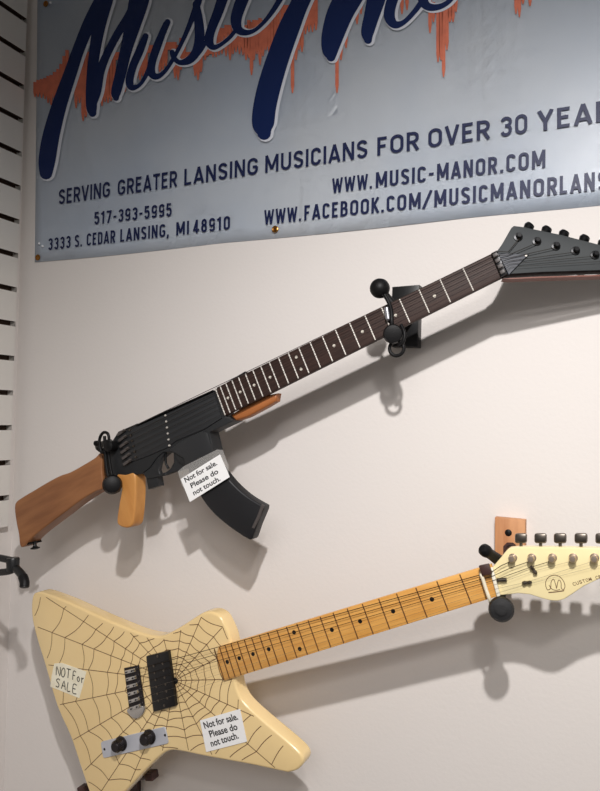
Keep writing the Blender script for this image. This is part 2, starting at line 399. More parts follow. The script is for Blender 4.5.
# brush-script strokes: (centre line in the photograph's frame, widths)
strokes = [
 ([(112,-22),(103,-2),(90,22),(79,48),(70,74),(59,106),(51,136),(47,160),(46,173)], [15,15,13,12,13,15,17,17,13]),
 ([(112,-22),(105,0),(99,26),(94,56),(91.5,84),(91.5,106),(92.5,113)], [14,16,13,11,11,11,8]),
 ([(91,110),(96,92),(100,72),(107,54),(118,33),(129,16),(139,-4),(146,-22)], [6,10,9,8,8,9,10,12]),
 ([(143,-22),(139,0),(133,24),(126,50),(120,76),(116,92),(116,98)], [20,20,16,12,11,10,6]),
 ([(145.5,36),(140,50),(133,66),(129.5,80),(131.5,87),(138,86),(144,79),(150,66),(156,50),(162,34),(167.5,22)], [6,8,8,8,7,4,4,5,6,7,6]),
 ([(166,24),(158,44),(152,62),(151.5,73),(157,76.5),(165,71),(173,59),(181,44),(189,26),(197,5),(200,-8)], [6,8,8,8,6,4,4,4,5,7,8]),
 ([(196,4),(198.5,20),(199.5,38),(196,52),(189,60),(180,62.5),(174,58),(172,52)], [7,9,10,9,8,5,5,5]),
 ([(188,60),(198,54),(208,38),(216,20),(224,-4)], [4,4,4,6,9]),
 ([(224,-6),(218,12),(211,30),(209,41),(213,47),(220,45),(230,37),(237,28)], [11,10,9,9,6,4,4,4]),
 ([(247,-12),(239,8),(236,20),(238,29),(245,32.5),(254,30.5),(264,22),(274,9),(283,-6)], [13,12,11,9,6,4,4,5,6]),
 ([(308,-14),(299,5),(289,28),(279,55),(271,80),(265,105),(263,124),(264,133)], [18,18,21,22,23,23,22,14]),
 ([(352,-20),(344,-2),(336,16),(330.5,36),(329.5,50),(331,57)], [18,20,20,18,15,9]),
 ([(333,56),(338,38),(347,16),(358,-4),(366,-20)], [6,10,11,12,13]),
 ([(382,-20),(376,0),(371,18),(367.5,32),(368,40)], [19,18,15,13,8]),
 ([(398,-14),(391,4),(389.5,17),(395,24.5),(404,22),(414,12),(423,0)], [11,11,11,8,5,5,6]),
 ([(424,-12),(423,0),(428,6.5),(438,7),(448,2),(456,-8)], [8,10,8,6,5,6]),
]
bmh = bmesh.new(); bmn = bmesh.new()
def wf(v): return W(v[0], v[1], v[2])
def capd(bm, c, r, z):
    bm.faces.new([bm.verts.new(wf((c[0]+r*math.cos(a*math.pi/6), c[1]+r*math.sin(a*math.pi/6), z+.00001))) for a in range(12)])
for k, (pts, ws) in enumerate(strokes):
    sp = smooth([(p[0], p[1], w) for p, w in zip(pts, ws)], 8, closed=False)
    P2 = [(p[0], p[1]) for p in sp]; w2 = [p[2] for p in sp]
    e = k*.000025
    strip(bmh, [(x+1.5, y+.5) for x, y in P2], [w+3.0 for w in w2], wf, TD+.0002+e)
    for q in (0, -1): capd(bmh, (P2[q][0]+1.5, P2[q][1]+.5), (w2[q]+3.0)/2, TD+.0002+e)
    strip(bmn, P2, w2, wf, TD+.0007+e)
    for q in (0, -1): capd(bmn, P2[q], w2[q]/2, TD+.0007+e)
obj('script_outline_print', bmh, 'halo', banner)
obj('script_lettering', bmn, 'navy', banner)
for px, py in ((38,257.5),(275.3,229.3),(46,4)):
    c = W(px, py, BD)
    obj('grommet', lathe(c, (0,-1,0), [(0,.0062),(.0018,.0062),(.0024,.005),(.0018,.0032),(.0006,.0030)]), 'brass', banner, sm=True)
for px, py in ((39.2,243.5),(42.5,246.2),(50.5,2.6)):  # small glossy white balls near the left grommets
    obj('white_bead', ball(W(px, py, BD+.002), .0026), 'bead', banner, sm=True)

# ------------------------------------------------------------------ guitar frames
class Frame:
    def __init__(s, nut, dn, bridge, db, uref=0.):
        A = W(*nut, dn); B = W(*bridge, db)
        s.u = (A-B).normalized()                         # towards the nut
        v = s.u.cross(Vector((0,1,0))); v = -v if v.z < 0 else v
        s.v = v.normalized(); s.w = s.u.cross(s.v).normalized()
        if s.w.y > 0: s.w = -s.w
        s.o = B
        s.m = Matrix(((s.u.x,s.v.x,s.w.x,B.x),(s.u.y,s.v.y,s.w.y,B.y),(s.u.z,s.v.z,s.w.z,B.z),(0,0,0,1)))
        s.nut = s.loc(*nut)
    def world(s, p): return s.o+s.u*p[0]+s.v*p[1]+s.w*p[2]
    def loc(s, px, py, h=0.):
        r = ray(px, py); t = ((s.o+s.w*h-CAM) @ s.w)/(r @ s.w); q = CAM+r*t-s.o
        return Vector((q @ s.u, q @ s.v, h))
    def sil(s, pts, hb, hf):
        """outline whose extruded solid (hb..hf) has this silhouette: sides seen by the lens use the back depth"""
        P = [Vector((p[0], p[1])) for p in pts]; n = len(P); out = []
        area = sum(P[i-1].x*P[i].y-P[i].x*P[i-1].y for i in range(n))
        ks = []
        for i in range(n):
            t = (P[(i+1) % n]-P[i-1]).normalized(); nn = Vector((t.y, -t.x))*(1 if area > 0 else -1)
            d = (Vector((610,423))-P[i]).normalized(); k = max(0, min(1, (nn @ d+.35)/.7)); ks.append(k*k*(3-2*k))
        for i in range(n):
            ww = [(math.exp(-((P[i]-P[j]).length/9)**2), ks[j]) for j in range(n)]; k = sum(a*b for a, b in ww)/sum(a for a, b in ww)
            out.append(s.loc(P[i].x, P[i].y, hf+(hb-hf)*k).xy)
        return out
    def poly(s, pts, h=0.): return [s.loc(p[0], p[1], h).xy for p in pts]
    def depth(s, p): return -(s.world(p)).y
def neck(fr, root, edge, thick, mname, nfret, scale, off, fretm, dotm, dots, dotr, stringm, nutx, bridgeu, endpts, top12, saddle_v, frw=.0012, strh=.0045, names=('fretboard',)):
    pass

# ================================================================== rifle-shaped guitar
fr = Frame((498,259), .122, (128,447), .137)
g = thing('rifle_shaped_guitar', 'black electric guitar shaped like a rifle with wooden stock and grip, hung at a slant', 'guitar', mtx=fr.m)
print('rifle frame: w', tuple(fr.w), 'body depth', fr.depth((0,0,0)), 'nut', tuple(fr.nut))
def part(name, bm, m, parent=g, sm=True): return obj(name, bm, m, parent, world=False, sm=sm)
# stock
pl = fr.sil(smooth([(16.3,504),(24,497),(34,491),(50,481.5),(62,475.5),(72,472),(86,464),(98,457.2),(108,452.5),(112,466),(113,486),(105,490.5),(90,500),(70,515),(50,530),(37,541),(30,545.5),(25,545),(20.5,534),(17.2,520)], 4), -.034, -.008)
st = part('stock', prism(pl, -.040, -.004, .009, 5, back_bev=True), 'stock')
pl = fr.poly([(15.6,504.5),(17,504),(18,520),(21.3,534),(26,545),(24,545.6),(19.6,534),(16.3,520)], 0)
part('butt_plate', prism(pl, -.040, -.008), 'blackm', st)
c = fr.loc(34.5, 541, -.024); c2 = fr.loc(35.2, 549, -.024); ax = (c2-c)
part('strap_button', lathe(c, ax, [(0,.0035),(.008,.003),(.0105,.0045),(.012,.0085),(.014,.0085),(.0155,.004)]), 'blackm', st)
# receiver
rec = [(106,444.5),(112,440),(114,437),(117.5,431.5),(136,423.5),(136.8,425),(171,409.3),(213.3,390.3),(217,388.2),(221,401),(225.5,416.5),(234,420.6),(209,432.3),(211.5,442),(214,454.5),(185,467),(177,462),(173,453),(163,452),(156,458),(149,468),(141,474),(119,477),(110,478),(106,470)]
pl = fr.poly(rec, 0)
rc = part('receiver', prism(pl, -.032, -.0015, .002, 2), 'gun')
pl = fr.poly([(120,433.5),(137,426.5),(171,412),(214,392.5),(222,418),(205,429),(176,441),(168,447.5),(148,456),(129,463),(124,452)], 0)
part('dust_cover', prism(pl, -.003, .0012, .0012, 2), 'gun2', rc)
pl = fr.poly([(136.8,424.6),(171,409),(213.3,390),(213.6,391.2),(171.3,410.4),(137.2,426)], 0)
part('top_rail', prism(pl, -.002, .0026, .0006, 1), 'blackm', rc)
pl = fr.poly([(222,385),(244.5,371.2),(246,374.5),(222,388)], 0)
part('rail_block', prism(pl, -.010, -.001, .001, 1), 'gun', rc)
pl = fr.poly([(170,450),(181,441.5),(203,431),(208,433),(213.5,453.5),(186,466),(184,458)], 0)
part('magazine_well', prism(pl, -.03, .0022, .002, 2), 'gun2', rc)
# trigger inside the guard opening and the catch beneath
gh = -.004
pl = fr.poly([(166,475.2),(165.6,472.4),(170.4,468.5),(173.6,462.5),(173.2,452),(184,456),(186,468.5),(176,471.8)], gh)
pl2 = fr.poly([(166,475.2),(165.6,472.4),(160,473.6),(158.6,470),(161,460),(165,452),(146,456),(143,474),(147,479.4),(157,477.4)], gh)
gm = prism(pl, gh-.009, gh, .001, 1); prism(pl2, gh-.009, gh, .001, 1, bm=gm)
part('trigger_guard', gm, 'gun', rc)
c = [fr.loc(p[0], p[1], gh-.005) for p in ((166.5,450),(165.6,458),(166.2,464),(168.6,468.5))]
part('trigger', tube(smooth(c, 4, False), .0022, 8), 'blackm')
pl = fr.poly([(146,478),(157,476),(158.8,486),(148,489.5)], -.006)
part('magazine_catch', prism(pl, -.022, -.006, .0015, 2), 'gun')
# grip
pl = fr.sil(smooth([(119.5,474.5),(130,474),(140,472.5),(143,484),(142.6,504),(140.6,519),(137,525),(129,527.3),(120.5,525.4),(118,519.5),(120.5,501),(123,486)], 4), -.022, -.004)
part('pistol_grip', prism(pl, -.029, -.0005, .007, 4), 'grip')
# magazine
pl = fr.sil(smooth([(184.5,459),(200,452),(216,447)], 3, False)+smooth([(218.6,455),(224,465),(231,474),(240,484.3),(253,495.5),(269,505)], 4, False)+smooth([(268.6,508.5),(262,524),(256.2,537),(252.4,539)], 2, False)+smooth([(243,536.2),(230.5,528),(216,516),(205,503.5),(196,489),(189,474)], 4, False), -.022, -.003)
mg = part('magazine', prism(pl, -.024, -.003, .003, 3), 'magm')
pl = fr.poly([(260.8,504.4),(263.4,505.6),(259,517.5),(253.5,529),(250.8,528.2),(256,517)], 0)
part('magazine_floor_mark', prism(pl, -.005, -.0018, .0008, 1), 'magmark', mg)
# fore-end wood under the fretboard
pl = fr.sil([(230,415),(237,421),(252,416.8),(270,407),(279.4,401.5),(280.6,393.5),(262,396)], -.026, -.012)
part('fore_end', prism(pl, -.028, -.012, .004, 3), 'guard')
# neck
def kd(n): return 1-(2**(-n/12)+2**(-(n-1)/12))/2
def fitfret(F_, dots):
    A = [(kd(n), F_.loc(*p).x) for n, p in dots]
    def f(k):
        return sum(y*math.prod((k-A[j][0])/(A[i][0]-A[j][0]) for j in range(3) if j != i) for i, (x, y) in enumerate(A))
    return f
FU = fitfret(fr, [(3,(435,297)),(12,(299,364)),(21,(228,398))])
top_a, top_b = fr.loc(216.4,387.6), fr.loc(491.5,253.6); bot_a, bot_b = fr.loc(224,416.4), fr.loc(501.5,277.2)
un = fr.nut.x
def edge_v(a, b, u): return a.y+(b.y-a.y)*(u-a.x)/(b.x-a.x)
RN = .0075
def neckbody(poly_top, thick, hfront, nu, ub):
    """half-round neck shaft under the board"""
    bm = bmesh.new(); rings = []
    for k in range(13):
        u = ub+(nu-ub)*k/12
        vt, vb = edge_v(top_a, top_b, u), edge_v(bot_a, bot_b, u)
        c, h = (vt+vb)/2, (vt-vb)/2
        rings.append([bm.verts.new((u, c+h*math.cos(a*math.pi/12), hfront-thick*math.sin(a*math.pi/12)**.8)) for a in range(13)])
    for A, B in zip(rings, rings[1:]):
        for k in range(12): bm.faces.new((A[k], A[k+1], B[k+1], B[k]))
        bm.faces.new((A[0], B[0], B[12], A[12]))
    bm.faces.new(rings[0]); bm.faces.new(rings[-1][::-1])
    return bm
HF = .0065                                             # board face above the body plane
# board outline uses points unprojected on the h=0 plane; the board face is that plane
nk = part('neck', neckbody(None, .018, -.006, un+.001, top_a.x+.02), 'rose')
pl = [(top_a.x, top_a.y), (top_b.x, top_b.y), (bot_b.x, bot_b.y), (bot_a.x, bot_a.y)]
fb = part('fretboard', prism(pl, -.0065, 0., .0008, 2), 'rose', nk)
for n in range(1, 23):
    u = FU(1-2**(-n/12))
    if n == 22: u = max(u, min(top_a.x, bot_a.x)+.003)
    vt, vb = edge_v(top_a, top_b, u)-.0008, edge_v(bot_a, bot_b, u)+.0008
    bm = tube([(u, vb, .0002), (u, vt, .0002)], .0011, 8)
    part('fret', bm, 'fret', nk)
for n in (3,5,7,9,12,15,17,19,21):
    u = FU(kd(n))
    vt, vb = edge_v(top_a, top_b, u), edge_v(bot_a, bot_b, u)
    for f in ((.5,) if n != 12 else (.27,.73)):
        part('inlay_dot', lathe((u, vb+(vt-vb)*f, 0), (0,0,1), [(-.001,.0023),(.0003,.0023)]), 'inlay', nk)
#nut
nl = [fr.loc(491.6,253.8), fr.loc(501.6,277.2)]
d = (nl[1]-nl[0])
bm = bmesh.new(); box(bm, (nl[0]+nl[1])/2+Vector((.004,0,.001)), Vector((.0045,0,0)), d*.5, Vector((0,0,.003)), .0006)
part('locking_nut', bm, 'blackm', nk)
for f in (.14,.38,.62,.86):
    bm = bmesh.new(); box(bm, nl[0]+d*f+Vector((.004,0,.005)), (.0032,0,0), d.normalized()*.0026, (0,0,.0012), .0005)
    part('nut_clamp', bm, 'magmark', nk)
# headstock
class Tilt(Frame):                                     # the headstock bends back towards the wall
    def __init__(s, f, at, ang):
        c, n = math.cos(ang), math.sin(ang)
        s.o = f.world(at); s.v = f.v; s.u = f.u*c-f.w*n; s.w = f.w*c+f.u*n
        s.m = Matrix(((s.u.x,s.v.x,s.w.x,s.o.x),(s.u.y,s.v.y,s.w.y,s.o.y),(s.u.z,s.v.z,s.w.z,s.o.z),(0,0,0,1)))
fh_ = Tilt(fr, (un, 0, 0), math.radians(18))
pl = fh_.sil([(491.2,254),(497,251),(501.5,245),(506,237.2),(511.5,227.6),(514,225.6),(522,226.6),(560,234.3),(600,244.6),(640,256.5),(672,268),(655,271.5),(600,273.8),(540,275.6),(511,277),(502,277.6)], -.016, -.0015)
hs = part('headstock', prism(pl, -.018, -.0015, .0012, 2), 'headgrey')
hs.matrix_basis = fr.m.inverted() @ fh_.m
pl = fh_.poly([(503,277.6),(511,277.1),(540,275.7),(600,273.9),(655,271.6),(655,273.2),(600,275.3),(540,277),(511,278.2)], 0)
part('bottom_edge', prism(pl, -.018, -.0035), 'redwood', hs)
pl = fh_.poly([(497.5,253.5),(528.6,254.8),(508.5,275.5)], -.001)
part('truss_rod_cover', prism(pl, -.002, .0012, .0006, 1), 'cover', hs)
part('cover_screw', lathe(fh_.loc(526,255.6,.0015), (0,0,1), [(-.001,.0018),(.0008,.0016),(.001,0)]), 'fret', hs)
posts = [(518.4,236.8),(537,241.2),(556,246),(575.6,250.6),(595,254.8),(615,259.2)]
btns = [(528.4,227.4),(546,230.8),(563.4,234.8),(583.8,239.6),(602.5,244),(622,249)]
pp = []
for p, q in zip(posts, btns):
    c = fh_.loc(*p); pp.append(fr.m.inverted() @ fh_.world(c))
    tn = part('tuner', lathe(c+Vector((0,0,-.0015)), (0,0,1), [(0,.0062),(.0018,.0060),(.0022,.0036),(.0085,.0034),(.0092,.0028),(.0092,0)]), 'blackm', hs)
    k = fh_.loc(q[0], q[1], -.014)
    bm = lathe(k, (k-(c+Vector((0,0,-.0155)))), [(-.012,.002),(-.004,.0022),(-.0035,.0055),(.001,.0075),(.005,.0062),(.006,.003),(.0062,0)], 14)
    part('tuner_button', bm, 'blackm', tn if False else hs)
# bridge saddles, ferrules, pickup screws, strings
vtop, vbot = edge_v(top_a, top_b, un), edge_v(bot_a, bot_b, un)
sad = []
for i in range(6):
    f = i/5
    a = fr.loc(120.8+f*6.2, 433.5+f*29.5)
    sad.append(a)
    bm = bmesh.new(); box(bm, a+Vector((.004,0,.003)), (.009,.0012,0), (-.0004,.0024,0), (0,0,.0026), .0008)
    s_ = part('bridge_saddle', bm, 'magmark', rc)  # lighter grey carries the saddles' glints in its colour
    part('saddle_screw', lathe(a+Vector((.009,0,.0055)), (0,0,1), [(0,.0015),(.0008,.0012),(.0008,0)], 10), 'tarn', rc)
    a2 = fr.loc(130.5+f*6.2, 430.+f*27)
    part('string_ferrule', lathe(a2+Vector((0,0,.0018)), (0,0,1), [(-.001,.0021),(.0016,.0018),(.0018,0)], 12), 'tarn', rc)
    a3 = fr.loc(166+f*3.9, 415.5+f*30)
    part('pickup_screw', lathe(a3+Vector((0,0,.001)), (0,0,1), [(-.001,.0019),(.0016,.0016),(.0018,0)], 12), 'fret', rc)
for i in range(6):
    f = (i+.6)/6.2
    nv = Vector((un+.004, vtop+(vbot-vtop)*f+(.0005), .0058))
    sv = sad[i]+Vector((.008,0,.0062))
    pts = [sv, nv, fr.m.inverted() @ fh_.world(fh_.loc(508+i*.6, 252+i*3.0, .0035)), pp[i]+Vector((.001,-.0032,.003))]
    part('string', tube(pts, .00055-.00006*i, 6), 'string')

# paper notice taped on the magazine
def notice(fr, root_name, label, C4, lines, h, tape=None):
    c = [fr.loc(p[0], p[1], h) for p in C4]
    cen = sum(c, Vector())/4
    mt = fr.m @ Matrix.Translation(cen)
    r = thing(root_name, label, 'sign', mtx=mt, group=None)
    def L(p): return Vector(p)-cen
    bm = prism([L(q).xy for q in c], -.0004, .0003)
    obj('paper_card', bm, 'paper', r, world=False)
    if tape:
        t = [L(fr.loc(p[0], p[1], h)) for p in tape]
        obj('clear_tape', prism([q.xy for q in t], -.0009, -.0005), 'tape', r, world=False)
    bm = bmesh.new()
    for s, p0, p1, cap in lines:
        A = L(fr.loc(p0[0], p0[1], h)); B = L(fr.loc(p1[0], p1[1], h)); d = (B-A).normalized()
        A.z = B.z = .0005
        hh = (fr.loc(p0[0], p0[1]-cap, h)-fr.loc(p0[0], p0[1], h)).length
        text(bm, s, A, B, Vector((-d.y, d.x, 0))*hh, .022)
    obj('notice_lettering', bm, 'black', r, world=False)
    return r
notice(fr, 'paper_notice', 'small white not-for-sale card taped across the black curved magazine', [(180.7,479),(220,454.4),(229.7,477),(190,502)],
  [('Not for sale.',(185.8,482.6),(217.6,464.6),4.9),('Please do',(191.8,488.2),(218.8,473),4.9),('not touch.',(194.2,495.4),(220.8,480.2),4.9)], .0035,
  [(177.5,471.5),(184,466),(217,449.5),(222.5,450),(228.6,466.5),(228,474),(190,497),(182,486)])

# ================================================================== cream guitar
fc = Frame((494,584), .148, (134,690), .118)
cg = thing('cream_web_guitar', 'cream angular electric guitar with spider web lines on its body and a maple neck', 'guitar', mtx=fc.m)
print('cream frame: w', tuple(fc.w), 'depth', fc.depth((0,0,0)), 'nut', tuple(fc.nut))
def cpart(name, bm, m, parent=cg, sm=True): return obj(name, bm, m, parent, world=False, sm=sm)
front = [(32.6,595),(36,592.6),(41,592.4),(55,597),(70,603),(87,611),(107,620),(123,626.5),(137,632),(150,635.5),(163,635.6),(180,627),(197,616),(205,612),(213,612.4),(220.5,617),(226.5,628),(230.5,639),(233,655),(234.5,672),(236,686),(242,700),(255,713.5),(279,734),(293,746),(301.5,755),(303,763),(297.5,770),(289,772.8),(283.8,772.4),(250.8,765.3),(225.4,760.7),(200,755.9),(180,751.6),(171,751),(163,754.2),(150,766),(129,788),(115,804),(107,816),(101.5,819),(97,814),(88.3,791),(80,766.7),(70,736.7),(56.7,706.7),(45,666.7),(36.7,640),(31.9,620),(31,605)]
BH = -.004
fpl = fc.poly(smooth(front, 3), BH)
body = cpart('body', prism(fpl, -.034, BH, .0075, 5, back_bev=True), 'cream')
# web
def inside(p, poly):
    c = False; n = len(poly)
    for i in range(n):
        a, b = poly[i], poly[i-1]
        if (a[1] > p[1]) != (b[1] > p[1]) and p[0] < (b[0]-a[0])*(p[1]-a[1])/(b[1]-a[1])+a[0]: c = not c
    return c
def shrink_ok(p):                     # stay on the flat of the face
    return all(inside((p[0]+2.6*math.cos(a), p[1]+2.6*math.sin(a)), front) for a in (0,.8,1.6,2.4,3.14,3.9,4.7,5.5))
ctr = (174.6,680.5)
dirs = [(-131,-85),(-143,-56),(-121,-15),(-119,25),(-104,61),(-75,75),(-49,74),(-31,71),(-12,70),(14,70),(38,75),(90,78),(60,27),(46,-1),(42,-22),(34,-38),(27,-64),(7,-56),(-13,-50),(-27,-42),(-38,-41)]
ang = sorted(math.atan2(d[1], d[0]) for d in dirs)
bm = bmesh.new()
def webline(pts, w=.00115):
    seg = []
    def flush():
        if len(seg) > 1: strip(bm, [fc.loc(x, y, BH).xy for x, y in seg], w, lambda v: v, BH+.0003)
    for p in pts:
        if shrink_ok(p): seg.append(p)
        else:
            flush(); seg = []
    flush()
for a in ang:
    webline([(ctr[0]+math.cos(a)*r, ctr[1]+math.sin(a)*r) for r in range(3, 190, 2)])
radii = [7,11.5,17,24,32,40,49,59,70,83,97,114,134,156]
random.seed(3)
for k, R in enumerate(radii):
    jit = [R*(1+random.uniform(-.05,.05)) for _ in ang]
    for i, a in enumerate(ang):
        b = ang[(i+1) % len(ang)]; b += 2*math.pi if b < a else 0
        r1, r2 = jit[i], jit[(i+1) % len(ang)]
        if R > 60 and math.cos((a+b)/2) > -.1 and R > 75 and not math.cos((a+b)/2) > .6: continue
        pts = []
        for t in range(11):
            t /= 10; th = a+(b-a)*t; rr = (r1+(r2-r1)*t)*(1-.11*min(1, (b-a))*math.sin(math.pi*t))
            pts.append((ctr[0]+math.cos(th)*rr, ctr[1]+math.sin(th)*rr))
        webline(pts)
cpart('web_line_art', bm, 'webm', body, sm=False)
cpart('web_centre_mark', lathe(fc.loc(175.6,680.8,BH), (0,0,1), [(-.001,.0052),(.0008,.0048),(.001,.0025),(.0018,.0022),(.0018,0)]), 'pick', body)
# sticker
sp = fc.poly([(54.5,663.5),(62,662.8),(86.5,671.5),(83.5,684),(79.5,698),(50.5,686.5),(52,675)], BH)
stk = cpart('handwritten_sticker', prism(sp, BH, BH+.0006), 'sticker', body, sm=False)
bm = bmesh.new()
G = {'N':[[(0,0),(0,1),(.7,0),(.7,1)]],'O':[[(.35,1),(0,.6),(.1,.1),(.45,0),(.7,.45),(.55,.9),(.35,1)]],'T':[[(0,1),(.8,1)],[(.4,1),(.35,0)]],'F':[[(0,0),(.05,1),(.6,1)],[(0,.55),(.45,.55)]],
     'o':[[(.3,.6),(0,.35),(.2,0),(.5,.2),(.3,.6)]],'r':[[(0,.6),(.05,0)],[(.02,.4),(.4,.62)]],'S':[[(.6,.9),(.3,1),(.05,.75),(.5,.4),(.4,.05),(0,.1)]],'A':[[(0,0),(.35,1),(.65,0)],[(.12,.4),(.55,.4)]],'L':[[(.05,1),(0,0),(.5,.05)]],'E':[[(.55,1),(0,1),(0,0),(.6,0)],[(0,.5),(.4,.5)]]}
def hand(word, x0, y0, dx, dy, hgt, lean=.12):
    x = 0
    for ch in word:
        if ch == ' ': x += .5; continue
        for st_ in G[ch]:
            P = [(x0+(x+px_+lean*py_)*dx-0*py_, y0+(x+px_)*dy-py_*hgt) for px_, py_ in st_]
            q = smooth([(a, b, 0) for a, b in P], 3, False)
            strip(bm, [fc.loc(a.x, a.y, BH).xy for a in q], .0017, lambda v: v, BH+.0009)
        x += .95
hand('NOT', 56.5, 675, 5.2, 1.3, 9)
hand('For', 73, 679.5, 4.6, 1.6, 8.5)
hand('SALE', 56, 686.5, 6, 2.1, 8.5)
cpart('handwriting', bm, 'black', stk, sm=False)
# pickup
pp4 = [(146.3,656.3),(168.3,650.8),(175.9,705.8),(153.7,711.9)]
pk = cpart('humbucker_pickup', prism(fc.poly(pp4, BH+.006), BH-.001, BH+.007, .0012, 2), 'pick')
def quad(q, a, b): 
    A, B, C, D = [Vector(p) for p in q]; return (A*(1-a)+B*a)*(1-b)+(D*(1-a)+C*a)*b
for a, b in ((.5,.05),(.5,.94)):
    p = quad(pp4, a, b); cpart('mounting_screw', lathe(fc.loc(p.x, p.y, BH+.007)+Vector((0,0,0)), (0,0,1), [(-.001,.0024),(.001,.0020),(.0014,0)], 12), 'tarn', pk)
for i in range(6):
    for a in (.27,.68):
        p = quad(pp4, a, .20+i*.125); cpart('pole_piece', lathe(fc.loc(p.x, p.y, BH+.007), (0,0,1), [(-.001,.0021),(.0007,.0019),(.0008,0)], 12), 'tarn', pk)
# bridge
bq = [(125,667.8),(139.2,664.8),(145.4,706.5),(130.6,712)]
br = cpart('bridge', prism(fc.poly(bq, BH), BH-.001, BH+.003, .0006, 1), 'knob')
sdl = []
for i in range(6):
    b = .08+i*.168
    p0 = quad(bq, .16, b); p1 = quad(bq, .92, b); a0 = fc.loc(p0.x, p0.y, BH); a1 = fc.loc(p1.x, p1.y, BH); d = (a1-a0)
    cen = (a0+a1)/2+Vector((0,0,.0065)); sdl.append(cen)
    bm = bmesh.new(); box(bm, cen, d*.42, Vector((-d.y,d.x,0)).normalized()*.0029, (0,0,.0032), .0008)
    sd = cpart('saddle', bm, 'chrome', br)
    for t in (-.28,.22): 
        cpart('saddle_screw', lathe(cen+d*t+Vector((0,0,.0032)), (0,0,1), [(0,.0014),(.0016,.0012),(.0016,0)], 8), 'blackdot', br)
pl = fc.poly(smooth([(129,708),(145,705),(146,711),(141.5,716.5),(136,717.8),(131,714)], 3), BH)
cpart('bridge_tailpiece', prism(pl, BH-.001, BH+.005, .002, 2), 'chrome', br)
# control plate
q4 = [(101.3,741.5),(165.6,726.2),(169.2,743),(104,757.8)]
bm = prism(fc.poly([quad(q4,a,b) for a, b in ((.0,.1),(.01,.03),(.03,0),(.97,0),(.99,.03),(1,.1),(1,.9),(.99,.97),(.97,1),(.03,1),(.01,.97),(0,.9))], BH), BH-.001, BH+.0022, .0005, 1)
cp = cpart('control_plate', bm, 'plate')
for a in (.03,.965):
    p = quad(q4, a, .5); cpart('plate_screw', lathe(fc.loc(p.x, p.y, BH+.002), (0,0,1), [(0,.0024),(.001,.0018),(.001,0)], 12), 'blackdot', cp)
for px, py in ((121.6,743.2),(150,736.4)):
    c = fc.loc(px, py, BH+.0022)
    kb = cpart('control_knob', lathe(c, (0,0,1), [(0,.0122),(.0025,.0125),(.004,.0098),(.016,.0092),(.018,.0078),(.018,0)], 28), 'knob', cp)
    bm = bmesh.new()
    for k in range(22):
        a = 2*math.pi*k/22; box(bm, c+Vector((.0096*math.cos(a), .0096*math.sin(a), .0095)), (.0006*math.cos(a), .0006*math.sin(a),0), (-.0005*math.sin(a), .0005*math.cos(a),0), (0,0,.0055))
    cpart('knurling', bm, 'knob', kb, sm=False)
# neck
top_a, top_b = fc.loc(218.4,646.8), fc.loc(489.6,564.6); bot_a, bot_b = fc.loc(224.2,680.8), fc.loc(498,596.2)
un = fc.nut.x; FU = fitfret(fc, [(3,(432,599.5)),(12,(296.7,640)),(21,(227.4,662.2))])
print('top', top_a, top_b, 'bot', bot_a, bot_b)
nk = cpart('neck', neckbody(None, .019, -.005, un+.002, top_a.x+.012), 'maple')
pts = [(218.4,646.8),(217,653),(217.4,662),(219.8,673),(224.2,680.8)]
pl = [q.xy for q in [top_b+Vector((.002,0,0)), top_a]]+[fc.loc(*p).xy for p in pts[1:]]+[(bot_b+Vector((.002,0,0))).xy]
fb = cpart('fretboard', prism(pl, -.0062, 0, .0009, 2), 'maple', nk)
for n in range(1, 23):
    u = FU(1-2**(-n/12))
    vt, vb = edge_v(top_a, top_b, u)-.0009, edge_v(bot_a, bot_b, u)+.0009
    cpart('fret', tube([(u, vb, .0001), (u, vt, .0001)], .00085, 8), 'brownfret', nk)
for n in (3,5,7,9,12,15,17,19,21):
    u = FU(kd(n))
    vt, vb = edge_v(top_a, top_b, u), edge_v(bot_a, bot_b, u)
    for f in ((.5,) if n != 12 else (.24,.76)):
        cpart('position_dot', lathe((u, vb+(vt-vb)*f, 0), (0,0,1), [(-.001,.0032),(.0003,.0032)]), 'blackdot', nk)
a, b = fc.loc(490.6,567.5), fc.loc(498.2,596)
bm = bmesh.new(); box(bm, (a+b)/2+Vector((.001,0,.0005)), (.0022,0,0), (b-a)*.5, (0,0,.0028), .0006)
cpart('nut', bm, 'white', nk)
HH = -.003
hp = [(489.8,565),(491,569),(497,562),(503,555),(508,549),(511,546.8),(520.7,545.6),(560,545.8),(600,546.6),(640,548),(655,551),(662,558),(660,566),(650,571),(630,572),(612,574.5),(600,578.6),(583.7,586.3),(572,594.3),(564,599.4),(558,601),(551,600.8),(541.7,598.5),(530,594.6),(518,593.4),(509,594.6),(500,595.6),(498,594)]
hs = cpart('headstock', prism(fc.sil(hp[1:], -.0145, HH), -.0165, HH, .0015, 3), 'headcream')
posts = [(513,557.6),(532,557.6),(552.6,557.6),(573.3,557.6),(594.6,557.6),(616,558)]
btn = [(521,538.6),(540.6,538.6),(560.2,538.6),(581,538.6),(602,538.8),(624,539.2)]
cps = []
for p, q in zip(posts, btn):
    c = fc.loc(p[0], p[1], HH); cps.append(c)
    cpart('tuner_post', lathe(c, (0,0,1), [(0,.0056),(.001,.0054),(.0014,.0036),(.004,.0032),(.006,.0044),(.0095,.0048),(.0120,.0036),(.0124,0)], 18), 'nickel', hs)
    k = fc.loc(q[0], q[1], -.012); kd = (k-fc.loc(q[0], q[1]+10, -.012)).normalized(); side = (fc.loc(q[0]+10, q[1]+.1, -.012)-k).normalized()
    bm = lathe(k, kd, [(-.0135,.0022),(-.006,.0022)], 10)
    box(bm, k+kd*.0005, side*.0078, kd*.0066, Vector((0,0,.0036)), .003)
    cpart('tuner_button', bm, 'tarn', hs)
